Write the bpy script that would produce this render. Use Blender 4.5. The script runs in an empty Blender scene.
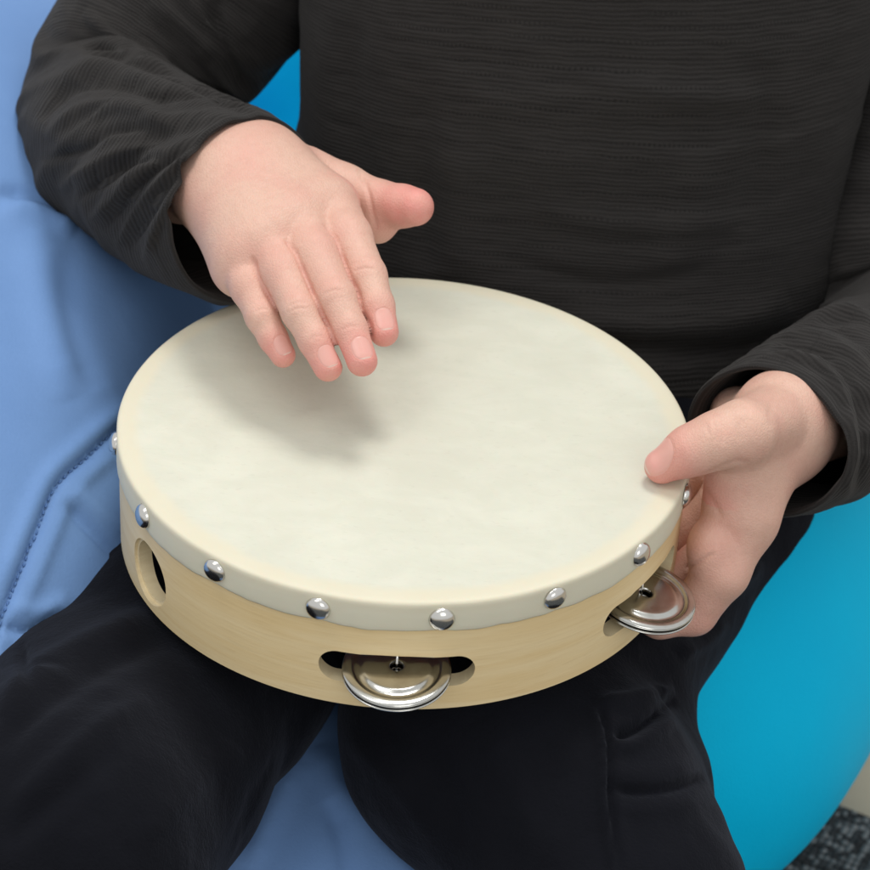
import bpy, bmesh, math, random
import numpy as np
from mathutils import Vector, Matrix

random.seed(4); RNG = np.random.default_rng(7)
S = bpy.context.scene
COL = S.collection
R = math.radians

# ------------------------------------------------------------------ camera geometry
TH = R(34.6); DIST = 0.9; FPX = 2556.0          # pitch, distance to the drum, focal length in photo pixels (870 wide)
H = 0.36                                        # height of the drum skin above the floor
RIGHT = np.array([1.0, 0, 0]); FWD = np.array([0, math.cos(TH), -math.sin(TH)]); UP = np.array([0, math.sin(TH), math.cos(TH)])
O = np.array([0, 0, H])
CAM = O - DIST*FWD - RIGHT*((405-435)/FPX*DIST) - UP*((435-425)/FPX*DIST)

def ray(px, py): return FWD + RIGHT*((px-435)/FPX) + UP*((435-py)/FPX)
def PY(px, py, y):                              # point seen at (px, py) standing y metres behind the drum centre
    d = ray(px, py); return CAM + d*((y-CAM[1])/d[1])
def PZ(px, py, z):                              # point seen at (px, py), z metres above the drum skin
    d = ray(px, py); return CAM + d*((H+z-CAM[2])/d[2])
def proj(v):
    q = v-CAM; d = q@FWD
    return np.stack([435+FPX*(q@RIGHT)/d, 435-FPX*(q@UP)/d], -1), d

# ------------------------------------------------------------------ noise
LAT = RNG.random((32, 32, 32)).astype(np.float32)*2-1
def noise(p):
    i = np.floor(p).astype(int); f = p-i; f = f*f*(3-2*f); i &= 31; j = (i+1) & 31
    x0, y0, z0 = i.T; x1, y1, z1 = j.T; fx, fy, fz = f.T
    a = LAT[x0, y0, z0]*(1-fx)+LAT[x1, y0, z0]*fx; b = LAT[x0, y1, z0]*(1-fx)+LAT[x1, y1, z0]*fx
    c = LAT[x0, y0, z1]*(1-fx)+LAT[x1, y0, z1]*fx; d = LAT[x0, y1, z1]*(1-fx)+LAT[x1, y1, z1]*fx
    return (a*(1-fy)+b*fy)*(1-fz)+(c*(1-fy)+d*fy)*fz
def fbm(p, n=3):
    s = 0; a = 1.0
    for k in range(n): s = s+a*noise(p*(2**k)+17.3*k); a *= .5
    return s

# ------------------------------------------------------------------ signed distances
def smin(a, b, k):
    h = np.clip(.5+.5*(b-a)/k, 0, 1); return b*(1-h)+a*h-k*h*(1-h)
def cone(p, a, b, ra, rb):                      # round cone (capsule with a linear radius)
    ba = b-a; t = np.clip(((p-a)@ba)/max(ba@ba, 1e-12), 0, 1)
    q = p-a-t[..., None]*ba
    return np.sqrt((q*q).sum(-1))-(ra+(rb-ra)*t)
def chain(p, pts, k=.003):
    d = None
    for (a, ra), (b, rb) in zip(pts[:-1], pts[1:]):
        c = cone(p, a, b, ra, rb); d = c if d is None else smin(d, c, k)
    return d
def ball(p, c, r): q = p-c; return np.sqrt((q*q).sum(-1))-r
def ellipsoid(p, c, r, rot=None):
    q = p-np.asarray(c)
    if rot is not None: q = q@rot
    q0 = q/np.asarray(r); k0 = np.sqrt((q0*q0).sum(-1)); q1 = q/(np.asarray(r)**2); k1 = np.sqrt((q1*q1).sum(-1))+1e-9
    return k0*(k0-1)/k1

def surface_nets(fn, lo, hi, h):
    lo = np.asarray(lo, float); n = np.ceil((np.asarray(hi)-lo)/h).astype(int)+1
    f = np.empty(n, np.float32)
    ys = lo[1]+h*np.arange(n[1]); zs = lo[2]+h*np.arange(n[2])
    Y, Z = np.meshgrid(ys, zs, indexing='ij')
    step = max(1, int(400000/(n[1]*n[2])))
    for i in range(0, n[0], step):
        xs = lo[0]+h*np.arange(i, min(i+step, n[0]))
        p = np.empty((len(xs), n[1], n[2], 3)); p[..., 0] = xs[:, None, None]; p[..., 1] = Y; p[..., 2] = Z
        f[i:i+len(xs)] = fn(p.reshape(-1, 3)).reshape(p.shape[:3])
    ins = f < 0
    c = np.zeros(n-1, np.int8); m = n-1
    for a in (0, 1):
        for b in (0, 1):
            for d in (0, 1): c += ins[a:a+m[0], b:b+m[1], d:d+m[2]]
    act = np.argwhere((c > 0) & (c < 8))
    idx = np.full(m, -1, np.int64); idx[tuple(act.T)] = np.arange(len(act))
    corners = [(a, b, d) for a in (0, 1) for b in (0, 1) for d in (0, 1)]
    val = {k: f[act[:, 0]+k[0], act[:, 1]+k[1], act[:, 2]+k[2]] for k in corners}
    acc = np.zeros((len(act), 3)); cnt = np.zeros(len(act))
    for k in corners:
        for ax in range(3):
            if k[ax]: continue
            k2 = list(k); k2[ax] = 1; k2 = tuple(k2)
            va, vb = val[k], val[k2]; mk = (va < 0) != (vb < 0)
            t = np.where(mk, va/np.where(mk, va-vb, 1), 0)
            q = np.tile(np.array(k, float), (len(act), 1)); q[:, ax] += t
            acc[mk] += q[mk]; cnt[mk] += 1
    v = lo+h*(act+acc/cnt[:, None])
    quads = []
    for ax in range(3):
        b, d = (ax+1) % 3, (ax+2) % 3
        sl0 = [slice(None)]*3; sl1 = [slice(None)]*3; sl0[ax] = slice(0, -1); sl1[ax] = slice(1, None)
        A, B = ins[tuple(sl0)], ins[tuple(sl1)]
        e = np.argwhere(A != B); e = e[(e[:, b] > 0) & (e[:, d] > 0) & (e[:, b] < n[b]-1) & (e[:, d] < n[d]-1)]
        inside = A[tuple(e.T)]
        def cell(db, dd):
            q = e.copy(); q[:, b] += db; q[:, d] += dd; return idx[tuple(q.T)]
        Q = np.stack([cell(-1, -1), cell(0, -1), cell(0, 0), cell(-1, 0)], 1)
        Q[~inside] = Q[~inside][:, ::-1]; quads.append(Q)
    return v, np.concatenate(quads)

def relax(v, faces, n, lock=None):
    e = np.concatenate([faces[:, [i, (i+1) % 4]] for i in range(4)])
    for _ in range(n):
        s = np.zeros_like(v); c = np.zeros(len(v))
        for a, b in ((0, 1), (1, 0)):
            for k in range(3): s[:, k] += np.bincount(e[:, a], v[e[:, b], k], len(v))
            c += np.bincount(e[:, a], minlength=len(v))
        w = v+.6*(s/np.maximum(c, 1)[:, None]-v)
        if lock is not None: w[lock] = v[lock]
        v = w
    return v
def subdivide(v, f):
    e = np.concatenate([f[:, [i, (i+1) % 4]] for i in range(4)]); key = np.sort(e, 1)
    uq, inv = np.unique(key, axis=0, return_inverse=True); inv = inv.reshape(4, -1)
    n, m = len(v), len(uq); fc = n+m+np.arange(len(f))
    V2 = np.concatenate([v, v[uq].mean(1), v[f].mean(1)]); E = n+inv
    F2 = np.concatenate([np.stack([f[:, i], E[i], fc, E[i-1]], 1) for i in range(4)])
    return V2, F2
def normals(v, faces):
    a = v[faces[:, 2]]-v[faces[:, 0]]; b = v[faces[:, 3]]-v[faces[:, 1]]; fn = np.cross(a, b)
    n = np.zeros_like(v)
    for i in range(faces.shape[1]):
        for k in range(3): n[:, k] += np.bincount(faces[:, i], fn[:, k], len(v))
    return n/np.maximum(np.linalg.norm(n, axis=1), 1e-12)[:, None]

# sculpting: ridges (amp > 0) and creases (amp < 0) drawn along lines over the front of a surface
def sculpt(v, faces, strokes, facing=.05):
    n = normals(v, faces); uv, _ = proj(v)
    q = CAM-v; q /= np.linalg.norm(q, axis=1)[:, None]
    w = np.clip(((n*q).sum(1)-facing)/.25, 0, 1)
    tot = np.zeros(len(v))
    for pts, amp, wid, *kind in strokes:
        pts = np.asarray(pts, float)
        P_ = np.concatenate([catmull(pts, 6)]) if len(pts) > 2 else pts
        lo, hi = P_.min(0)-3*wid, P_.max(0)+3*wid
        sel = np.flatnonzero((uv > lo).all(1) & (uv < hi).all(1) & (w > 0))
        if not len(sel): continue
        u = uv[sel]; best = np.full(len(sel), 1e9); side = np.zeros(len(sel)); tt = np.zeros(len(sel))
        L = len(P_)-1
        for i in range(L):
            a, b = P_[i], P_[i+1]; ab = b-a
            t = np.clip(((u-a)@ab)/max(ab@ab, 1e-9), 0, 1); r = u-a-t[:, None]*ab
            d = np.hypot(r[:, 0], r[:, 1]); m = d < best
            best[m] = d[m]; side[m] = np.sign(ab[0]*r[m, 1]-ab[1]*r[m, 0]); tt[m] = (i+t[m])/L
        env = np.clip(np.minimum(tt, 1-tt)*5, .0, 1)**.7
        if 'full' in kind: env = 1
        if 'fold' in kind:                       # soft on one side, sharp undercut on the other
            x = best*side/wid; prof = np.where(x > 0, np.exp(-x*x*.35), np.exp(-x*x*4))
        else: prof = np.exp(-(best/wid)**2)
        tot[sel] += amp*.001*prof*env*w[sel]
    return v+n*tot[:, None]

def catmull(pts, k):
    pts = np.asarray(pts, float); p = np.concatenate([[2*pts[0]-pts[1]], pts, [2*pts[-1]-pts[-2]]])
    out = []
    for i in range(1, len(p)-2):
        t = np.linspace(0, 1, k, endpoint=False)[:, None]
        a, b, c, d = p[i-1], p[i], p[i+1], p[i+2]
        out.append(.5*(2*b+(c-a)*t+(2*a-5*b+4*c-d)*t*t+(3*b-a-3*c+d)*t**3))
    out.append(pts[-1:]); return np.concatenate(out)

# ------------------------------------------------------------------ objects
def mesh_obj(name, v, faces, mat, parent=None, smooth=True, uv=None, attrs=None):
    me = bpy.data.meshes.new(name)
    v = np.asarray(v, float); 
    if parent is not None: v = v-np.array(parent_origin(parent))
    me.from_pydata([tuple(x) for x in v.tolist()], [], [tuple(int(i) for i in f) for f in (faces.tolist() if hasattr(faces, 'tolist') else faces)])
    me.validate()
    if smooth: me.polygons.foreach_set('use_smooth', np.ones(len(me.polygons), bool))
    if uv is not None:
        l = me.uv_layers.new(name='UVMap'); vi = np.empty(len(me.loops), np.int32); me.loops.foreach_get('vertex_index', vi)
        l.data.foreach_set('uv', np.asarray(uv, np.float32)[vi].ravel())
    for k, a in (attrs or {}).items():
        a = np.asarray(a, np.float32)
        if a.ndim == 1: me.attributes.new(k, 'FLOAT', 'POINT').data.foreach_set('value', a)
        else: me.attributes.new(k, 'FLOAT_VECTOR', 'POINT').data.foreach_set('vector', a.ravel())
    me.materials.append(mat)
    o = bpy.data.objects.new(name, me); COL.objects.link(o)
    if parent is not None: o.parent = parent
    me.update(); return o
def parent_origin(p):
    x = np.zeros(3)
    while p is not None: x = x+np.array(p.location); p = p.parent
    return x
def empty(name, loc):
    o = bpy.data.objects.new(name, None); COL.objects.link(o); o.location = loc; return o
def tag(o, label=None, cat=None, kind=None, group=None):
    for k, x in (('label', label), ('category', cat), ('kind', kind), ('group', group)):
        if x: o[k] = x
    return o

# ------------------------------------------------------------------ materials
class Mat:
    def __init__(s, name):
        s.m = bpy.data.materials.new(name); s.m.use_nodes = True; s.t = s.m.node_tree; s.t.nodes.clear()
        s.out = s.n('ShaderNodeOutputMaterial'); s.b = s.n('ShaderNodeBsdfPrincipled'); s.l(s.b.outputs[0], s.out.inputs[0])
    def n(s, t, **kw):
        o = s.t.nodes.new(t)
        for k, x in kw.items(): setattr(o, k, x)
        return o
    def l(s, a, b): s.t.links.new(a, b)
    def put(s, sock, x):
        if hasattr(x, 'bl_idname') or hasattr(x, 'is_output'): s.l(x, sock)
        else: sock.default_value = x
    def set(s, **kw):
        for k, x in kw.items(): s.put(s.b.inputs[k.replace('_', ' ')], x)
        return s
    def coord(s, which='Object', scale=(1, 1, 1), rot=(0, 0, 0)):
        c = s.n('ShaderNodeTexCoord'); m = s.n('ShaderNodeMapping'); m.inputs['Scale'].default_value = scale; m.inputs['Rotation'].default_value = rot
        s.l(c.outputs[which], m.inputs[0]); return m.outputs[0]
    def noise(s, vec, scale=5, detail=3, rough=.5, dist=0):
        n = s.n('ShaderNodeTexNoise'); s.l(vec, n.inputs['Vector'])
        for k, x in (('Scale', scale), ('Detail', detail), ('Roughness', rough), ('Distortion', dist)): n.inputs[k].default_value = x
        return n.outputs['Fac']
    def ramp(s, fac, stops, interp='LINEAR'):
        r = s.n('ShaderNodeValToRGB'); s.l(fac, r.inputs[0]); e = r.color_ramp.elements; r.color_ramp.interpolation = interp
        while len(e) < len(stops): e.new(.5)
        for x, (p, c) in zip(e, stops): x.position = p; x.color = (*c, 1) if len(c) == 3 else c
        return r.outputs[0]
    def mix(s, fac, a, b, blend='MIX'):
        m = s.n('ShaderNodeMix', data_type='RGBA', blend_type=blend)
        for k, x in ((0, fac), (6, a), (7, b)):
            if isinstance(x, tuple) and len(x) == 3: x = (*x, 1)
            s.put(m.inputs[k], x)
        return m.outputs[2]
    def math(s, op, a, b=0.0, c=None, clamp=False):
        m = s.n('ShaderNodeMath', operation=op, use_clamp=clamp); s.put(m.inputs[0], a); s.put(m.inputs[1], b)
        if c is not None: s.put(m.inputs[2], c)
        return m.outputs[0]
    def maprange(s, x, a, b, c=0.0, d=1.0, smooth=True):
        m = s.n('ShaderNodeMapRange'); m.interpolation_type = 'SMOOTHSTEP' if smooth else 'LINEAR'
        for k, y in enumerate((x, a, b, c, d)): s.put(m.inputs[k], y)
        return m.outputs[0]
    def attr(s, name, vec=False):
        a = s.n('ShaderNodeAttribute', attribute_name=name); return a.outputs['Vector' if vec else 'Fac']
    def sep(s, v):
        x = s.n('ShaderNodeSeparateXYZ'); s.l(v, x.inputs[0]); return x.outputs
    def comb(s, *a):
        x = s.n('ShaderNodeCombineXYZ')
        for k, y in enumerate(a): s.put(x.inputs[k], y)
        return x.outputs[0]
    def bump(s, h, dist=.001, strength=1.0, prev=None):
        b = s.n('ShaderNodeBump'); b.inputs['Distance'].default_value = dist; b.inputs['Strength'].default_value = strength
        s.l(h, b.inputs['Height'])
        if prev is not None: s.l(prev, b.inputs['Normal'])
        s.l(b.outputs[0], s.b.inputs['Normal']); return b.outputs[0]

def mat_skin():
    s = Mat('skin'); o = s.coord()
    red = s.attr('red'); nail = s.sep(s.attr('nail', True))
    blotch = s.noise(o, 60, 4, .6)
    base = s.mix(s.maprange(blotch, .35, .7), (.695, .445, .345), (.68, .395, .31))
    fine = s.noise(o, 340, 3, .6)
    base = s.mix(s.math('MULTIPLY', s.maprange(fine, .4, .75), .3), base, (.57, .33, .25))
    redn = s.math('MULTIPLY', red, s.maprange(s.noise(o, 130, 4, .6), .25, .7, .62, 1.0))
    base = s.mix(s.math('MULTIPLY', redn, .85, clamp=True), base, (.74, .27, .235))
    # nail plate: sharp mask worked out from the local finger coordinates
    e = s.math('ADD', s.math('POWER', s.math('ABSOLUTE', nail[0]), 2.6), s.math('POWER', s.math('ABSOLUTE', nail[1]), 2.6))
    inside = s.math('MULTIPLY', s.maprange(e, 1.05, .92), s.maprange(nail[2], .0, .25))
    edge = s.math('MULTIPLY', inside, s.maprange(nail[0], .82, .9))
    base = s.mix(s.math('MULTIPLY', inside, .55), base, (.74, .43, .37))
    base = s.mix(s.math('MULTIPLY', edge, .6), base, (.76, .62, .52))
    rim = s.math('MULTIPLY', s.math('MULTIPLY', s.maprange(e, .7, 1.0), s.maprange(e, 1.5, 1.05)), s.maprange(nail[2], .0, .25))
    base = s.mix(s.math('MULTIPLY', rim, .10), base, (.45, .17, .12))
    s.set(Base_Color=base, Roughness=s.math('SUBTRACT', .50, s.math('MULTIPLY', inside, .2)), Subsurface_Weight=.12, Subsurface_Radius=(1.0, .35, .2), Subsurface_Scale=.004, Specular_IOR_Level=.4)
    v = s.n('ShaderNodeTexVoronoi'); s.l(o, v.inputs['Vector']); v.inputs['Scale'].default_value = 900
    v2 = s.n('ShaderNodeTexVoronoi', feature='DISTANCE_TO_EDGE'); s.l(s.coord(scale=(1, .55, .8), rot=(.3, .2, .6)), v2.inputs['Vector']); v2.inputs['Scale'].default_value = 1100
    h = s.math('ADD', s.math('MULTIPLY', s.noise(o, 420, 4, .65), 1.0), s.math('MULTIPLY', s.maprange(v2.outputs['Distance'], 0.0, .22), .55))
    h = s.math('ADD', h, s.math('MULTIPLY', v.outputs['Distance'], .3))
    h = s.math('MULTIPLY', h, s.math('SUBTRACT', 1.0, s.math('MULTIPLY', inside, .9)))
    b = s.bump(h, .00025, .5)
    s.bump(s.math('MULTIPLY', rim, -1.0), .0003, .35, b)
    return s.m

def mat_shirt():
    s = Mat('charcoal crepe jersey'); u = s.coord('UV'); uv = s.sep(u)
    o = s.coord()
    # uv.x runs round the garment in metres, uv.y along it: crinkled ribs, broken rows of zig-zag openings, fine knit
    warp = s.math('ADD', s.math('MULTIPLY', s.noise(o, 16, 2), .004), s.math('MULTIPLY', s.noise(o, 120, 2), .0012))
    y = s.math('ADD', uv[1], warp)
    rib = s.math('SINE', s.math('MULTIPLY', y, 6.283/.0017))
    row = s.maprange(s.math('SINE', s.math('MULTIPLY', y, 6.283/.0052)), .45, 1.0)
    zig = s.maprange(s.math('SINE', s.math('MULTIPLY', uv[0], 6.283/.0014)), -.3, .7)
    patch = s.maprange(s.noise(s.comb(s.math('MULTIPLY', uv[0], 38), s.math('MULTIPLY', y, 150), 0.0), 1, 2), .38, .62)
    hole = s.math('MULTIPLY', s.math('MULTIPLY', row, zig), patch)
    crink = s.noise(s.comb(s.math('MULTIPLY', uv[0], 60), s.math('MULTIPLY', y, 420), 0.0), 1, 3, .6)
    knit = s.noise(s.comb(s.math('MULTIPLY', uv[0], 1500), s.math('MULTIPLY', uv[1], 1500), 0.0), 1, 1)
    h = s.math('ADD', s.math('MULTIPLY', rib, .28), s.math('MULTIPLY', crink, 1.5))
    h = s.math('ADD', h, s.math('MULTIPLY', knit, .6)); h = s.math('SUBTRACT', h, s.math('MULTIPLY', hole, .35))
    big = s.noise(o, 18, 3)
    f = s.math('ADD', s.math('MULTIPLY', s.maprange(h, .2, 1.6), .75), s.math('MULTIPLY', big, .25))
    base = s.mix(f, (.0130, .0120, .0116), (.036, .0332, .0318))
    base = s.mix(s.math('MULTIPLY', hole, .18), base, (.006, .0058, .006))
    s.set(Base_Color=base, Roughness=.95, Specular_IOR_Level=.15, Sheen_Weight=.10, Sheen_Roughness=.5, Sheen_Tint=(.6, .58, .56, 1))
    s.bump(h, .0008, .5)
    return s.m

def mat_trousers():
    s = Mat('black brushed fleece'); o = s.coord()
    n1 = s.noise(o, 900, 2, .7); n2 = s.noise(o, 30, 4, .6); lint = s.noise(o, 230, 0)
    base = s.mix(n2, (.0036, .0039, .0058), (.0080, .0085, .0120))
    base = s.mix(s.math('MULTIPLY', s.maprange(lint, .9, .94), .1), base, (.12, .12, .13))
    s.set(Base_Color=base, Roughness=1.0, Specular_IOR_Level=.1, Sheen_Weight=.085, Sheen_Roughness=.45, Sheen_Tint=(.55, .6, .75, 1))
    s.bump(s.math('ADD', s.math('MULTIPLY', n1, .5), s.math('MULTIPLY', s.noise(o, 160, 3), .8)), .0009, .7)
    return s.m

def mat_bag(name, c1, c2, rough=.55):
    s = Mat(name); o = s.coord()
    big = s.noise(o, 9, 5, .6); base = s.mix(s.maprange(big, .3, .7), c1, c2)
    w = s.noise(s.coord(scale=(900, 900, 900)), 1, 1)
    base = s.mix(s.math('MULTIPLY', w, .10), base, tuple(x*.6 for x in c1))
    s.set(Base_Color=base, Roughness=rough, Specular_IOR_Level=.08)
    b = s.bump(w, .0003, .25)
    s.bump(s.noise(o, 22, 3, .55), .003, .25, b)
    return s.m

def mat_drumskin():
    s = Mat('goat skin'); o = s.coord(); x = s.sep(o)
    r = s.math('SQRT', s.math('ADD', s.math('MULTIPLY', x[0], x[0]), s.math('MULTIPLY', x[1], x[1])))
    rr = s.math('ADD', r, s.math('MULTIPLY', s.math('SUBTRACT', s.noise(o, 45, 3), .5), .005))
    ring = s.maprange(rr, .0895, .0945)
    streak = s.noise(s.coord(scale=(1, 1.9, 1), rot=(0, 0, .35)), 34, 6, .66, .5)
    cloud = s.noise(o, 18, 4, .55)
    mid = s.mix(s.maprange(streak, .35, .7), (.64, .635, .525), (.69, .682, .57))
    mid = s.mix(s.math('MULTIPLY', s.maprange(cloud, .4, .7), .45), mid, (.60, .585, .48))
    speck = s.noise(s.coord(scale=(1, 2.2, 1), rot=(0, 0, .35)), 300, 2)
    mid = s.mix(s.math('MULTIPLY', s.maprange(speck, .62, .72), .22), mid, (.54, .52, .42))
    rim = s.mix(s.noise(o, 70, 3), (.675, .625, .475), (.71, .665, .52))
    side = s.maprange(x[2], -.002, -.005)
    rim = s.mix(s.math('MULTIPLY', side, .8), rim, s.mix(s.noise(o, 60, 4), (.70, .665, .515), (.75, .715, .57)))
    base = s.mix(ring, mid, rim)
    s.set(Base_Color=base, Roughness=.55, Specular_IOR_Level=.35, Subsurface_Weight=.1, Subsurface_Scale=.002)
    s.bump(s.math('ADD', s.math('MULTIPLY', streak, .6), s.math('MULTIPLY', s.noise(o, 420, 3), .35)), .0005, .35)
    return s.m

def mat_wood():
    s = Mat('birch ply'); c = s.attr('cyl', True)                       # (arc length, height, 0) in metres
    m = s.n('ShaderNodeMapping'); m.inputs['Scale'].default_value = (9, 130, 1); s.l(c, m.inputs[0])
    g1 = s.noise(m.outputs[0], 1, 5, .6, .8)
    m2 = s.n('ShaderNodeMapping'); m2.inputs['Scale'].default_value = (60, 900, 1); s.l(c, m2.inputs[0])
    g2 = s.noise(m2.outputs[0], 1, 3, .6)
    base = s.mix(s.maprange(g1, .3, .72), (.80, .605, .315), (.86, .69, .405))
    base = s.mix(s.math('MULTIPLY', s.maprange(g2, .5, .75), .28), base, (.62, .44, .21))
    kn = s.noise(m.outputs[0], .6, 2)
    base = s.mix(s.math('MULTIPLY', s.maprange(kn, .6, .8), .35), base, (.60, .42, .2))
    s.set(Base_Color=base, Roughness=.42, Specular_IOR_Level=.4, Coat_Weight=.12, Coat_Roughness=.25)
    s.bump(g2, .0003, .3); return s.m

def mat_wood_cut():
    s = Mat('cut ply'); o = s.coord()
    n = s.noise(s.coord(scale=(1, 1, 9)), 120, 3)
    s.set(Base_Color=s.mix(n, (.68, .54, .31), (.82, .70, .46)), Roughness=.7); s.bump(n, .0004, .4); return s.m

def mat_metal(name, col, rough, scratch=.1, tarnish=None):
    s = Mat(name); o = s.coord(); n = s.noise(o, 220, 4, .6)
    base = col
    if tarnish: base = s.mix(s.maprange(s.noise(o, 90, 4, .6), .45, .7), col, tarnish)
    s.set(Base_Color=base if not isinstance(base, tuple) else (*base, 1), Metallic=1.0, Roughness=s.math('ADD', rough, s.math('MULTIPLY', n, scratch)))
    s.bump(n, .0002, .08); return s.m

def mat_plain(name, col, rough=.6):
    s = Mat(name); s.set(Base_Color=(*col, 1), Roughness=rough); return s.m

def mat_carpet():
    s = Mat('speckled loop carpet'); o = s.coord()
    v = s.n('ShaderNodeTexVoronoi'); s.l(s.coord(rot=(0, 0, .5)), v.inputs['Vector']); v.inputs['Scale'].default_value = 290; v.inputs['Randomness'].default_value = .6
    c = s.sep(v.outputs['Color'])
    base = s.ramp(c[0], [(0, (.012, .014, .016)), (.42, (.035, .042, .046)), (.6, (.13, .145, .15)), (1, (.25, .26, .26))])
    base = s.mix(s.maprange(v.outputs['Distance'], .35, .75), base, (.012, .014, .016))
    s.set(Base_Color=base, Roughness=1.0); s.bump(s.math('SUBTRACT', 1.0, v.outputs['Distance']), .004, .8); return s.m

def mat_floor():
    s = Mat('beige vinyl floor'); o = s.coord()
    n = s.noise(s.coord(scale=(3, 18, 1)), 4, 4)
    s.set(Base_Color=s.mix(n, (.36, .30, .21), (.44, .37, .27)), Roughness=.45); return s.m

M = dict(skin=mat_skin(), shirt=mat_shirt(), trousers=mat_trousers(), blue=mat_bag('blue bean bag cloth', (.15, .275, .535), (.175, .31, .585)),
         teal=mat_bag('turquoise bean bag cloth', (.0, .515, .84), (.0, .55, .87)), skinhead=mat_drumskin(), wood=mat_wood(), cut=mat_wood_cut(),
         chrome=mat_metal('polished nickel', (.70, .68, .64), .14, .10), jingle=mat_metal('jingle metal', (.60, .595, .56), .13, .12, (.50, .485, .44)),
         carpet=mat_carpet(), floor=mat_floor(), thread=mat_plain('seam thread', (.09, .19, .42), .8))

# ------------------------------------------------------------------ tambourine (built round its own axis, skin at z = 0)
drum = empty('tambourine', tuple(O))
drum.rotation_euler = Matrix.Rotation(R(3.5), 3, Vector(FWD)).to_euler(); drum.scale = (1.018,)*3
tag(drum, 'round wooden tambourine with cream skin, studded rim and metal jingles, held on the lap', 'tambourine')

def local(name, v, faces, mat, parent=drum, **kw):
    o = mesh_obj(name, v, faces, mat, None, **kw); o.parent = parent; return o
def lathe(profile, n, closed=False):
    m = len(profile); v = []; f = []
    for i in range(n):
        a = 2*math.pi*i/n
        v += [(r*math.cos(a), r*math.sin(a), z) for r, z in profile]
    for i in range(n):
        k = (i+1) % n
        for j in range(m if closed else m-1):
            l = (j+1) % m
            f.append((i*m+j, i*m+l, k*m+l, k*m+j))
    return np.array(v), f

# hoop: a plywood ring with stadium slots for the jingles and one round thumb hole
RO, RI, ZB = .0985, .0925, -.0448
prof = []
for r, z in ((RI, -.003), (RO, -.003), (RO, ZB+.0008), (RO-.0008, ZB), (RI+.0008, ZB), (RI, ZB+.0008)): prof.append((r, z))
pv, pf = lathe([(RI, -.003), (RO, -.003)]+[(RO, -.003+(ZB+.0038)*k/6) for k in range(1, 7)]+[(RO-.0008, ZB), (RI+.0008, ZB), (RI, ZB+.0008), (RI, -.02)], 360, True)
hoop = local('hoop', pv, pf, M['wood'])
def cutter(ang, half, hr, zc, r0, r1, n=24):
    """stadium prism pointing outwards at angle ang (half = half straight length, hr = end radius)"""
    pts = [(half+hr*math.cos(t), hr*math.sin(t)) for t in np.linspace(-math.pi/2, math.pi/2, n)] + [(-half+hr*math.cos(t), hr*math.sin(t)) for t in np.linspace(math.pi/2, 1.5*math.pi, n)]
    if half == 0: pts = [(hr*math.cos(t), hr*math.sin(t)) for t in np.linspace(0, 2*math.pi, 2*n, endpoint=False)]
    a = np.array([math.cos(ang), math.sin(ang), 0]); t = np.array([-math.sin(ang), math.cos(ang), 0]); zz = np.array([0, 0, 1.0]); c = len(pts)
    v = [a*r+t*p+zz*(zc+q) for r in (r0, r1) for p, q in pts]
    f = [tuple(range(c))[::-1], tuple(range(c, 2*c))]+[(i, (i+1) % c, c+(i+1) % c, c+i) for i in range(c)]
    o = mesh_obj('cutter', np.array(v), f, M['cut'], smooth=False); return o
ZS = -.0286
SLOTS = [R(a) for a in (-88.3, -30, 30, 90, 150)]
cuts = [cutter(a, .0191, .0061, ZS, .085, .108) for a in SLOTS]+[cutter(R(-147), 0, .0108, -.0295, .08, .12)]
# each opening has a softened outer lip
cuts += [cutter(a, .0191, .0066, ZS, RO-.0007, .108) for a in SLOTS]+[cutter(R(-147), 0, .0120, -.0295, .0968, .12)]
hoop.data.materials.append(M['cut'])
for c in cuts:
    c.parent = drum
    md = hoop.modifiers.new('cut', 'BOOLEAN'); md.object = c; md.operation = 'DIFFERENCE'; md.solver = 'EXACT'; md.material_mode = 'TRANSFER'
bpy.context.view_layer.update()
dg = bpy.context.evaluated_depsgraph_get()
me = bpy.data.meshes.new_from_object(hoop.evaluated_get(dg)); hoop.modifiers.clear(); hoop.data = me
for c in cuts: bpy.data.objects.remove(c)
co = np.empty(len(me.vertices)*3); me.vertices.foreach_get('co', co); co = co.reshape(-1, 3)
ang = np.arctan2(co[:, 0], -co[:, 1])
me.attributes.new('cyl', 'FLOAT_VECTOR', 'POINT').data.foreach_set('vector', np.stack([ang*.1, co[:, 2], np.hypot(co[:, 0], co[:, 1])], 1).astype(np.float32).ravel())
cp = np.empty(len(me.polygons)*3, np.float32); me.polygons.foreach_get('center', cp)
bm = bmesh.new(); bm.from_mesh(me)
for e in bm.edges: e.smooth = len(e.link_faces) == 2 and e.calc_face_angle(0) < R(28)
for f in bm.faces: f.smooth = True
bm.to_mesh(me); bm.free()

TZ = -.0058
TANG = [-172.4, -147.5, -125.2, -103.4, -80.6, -58.4, -36.0, -13.6]
# skin: stretched over the hoop, folded down and nailed; thin sheet with a slightly wavy cut edge
top = [(.02, -.0004), (.045, -.0004), (.07, -.0004), (.085, -.0003), (.091, -.0001), (.0945, .00005), (.0968, .00003), (.0981, -.0001), (.0987, -.0004), (.0991, -.0010), (.0993, -.0020), (.0994, -.0032), (.0995, -.0045), (.0995, -.0072), (.0994, -.0092), (.0993, -.0108)]
inn = [(r-.0009 if z < -.003 else r-.0005, z if z < -.003 else z-.0009) for r, z in top][::-1]
prof = top+[(.0991, -.0113), (.0985, -.0112)]+inn[1:]
v, f = lathe(prof, 360); mp = len(prof)
f += [tuple(i*mp for i in range(360)), tuple(i*mp+mp-1 for i in range(360))[::-1]]
a = np.arctan2(v[:, 1], v[:, 0]); w = np.clip((-.0062-v[:, 2])/.0045, 0, 1)*(np.hypot(v[:, 0], v[:, 1]) > .09)
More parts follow.
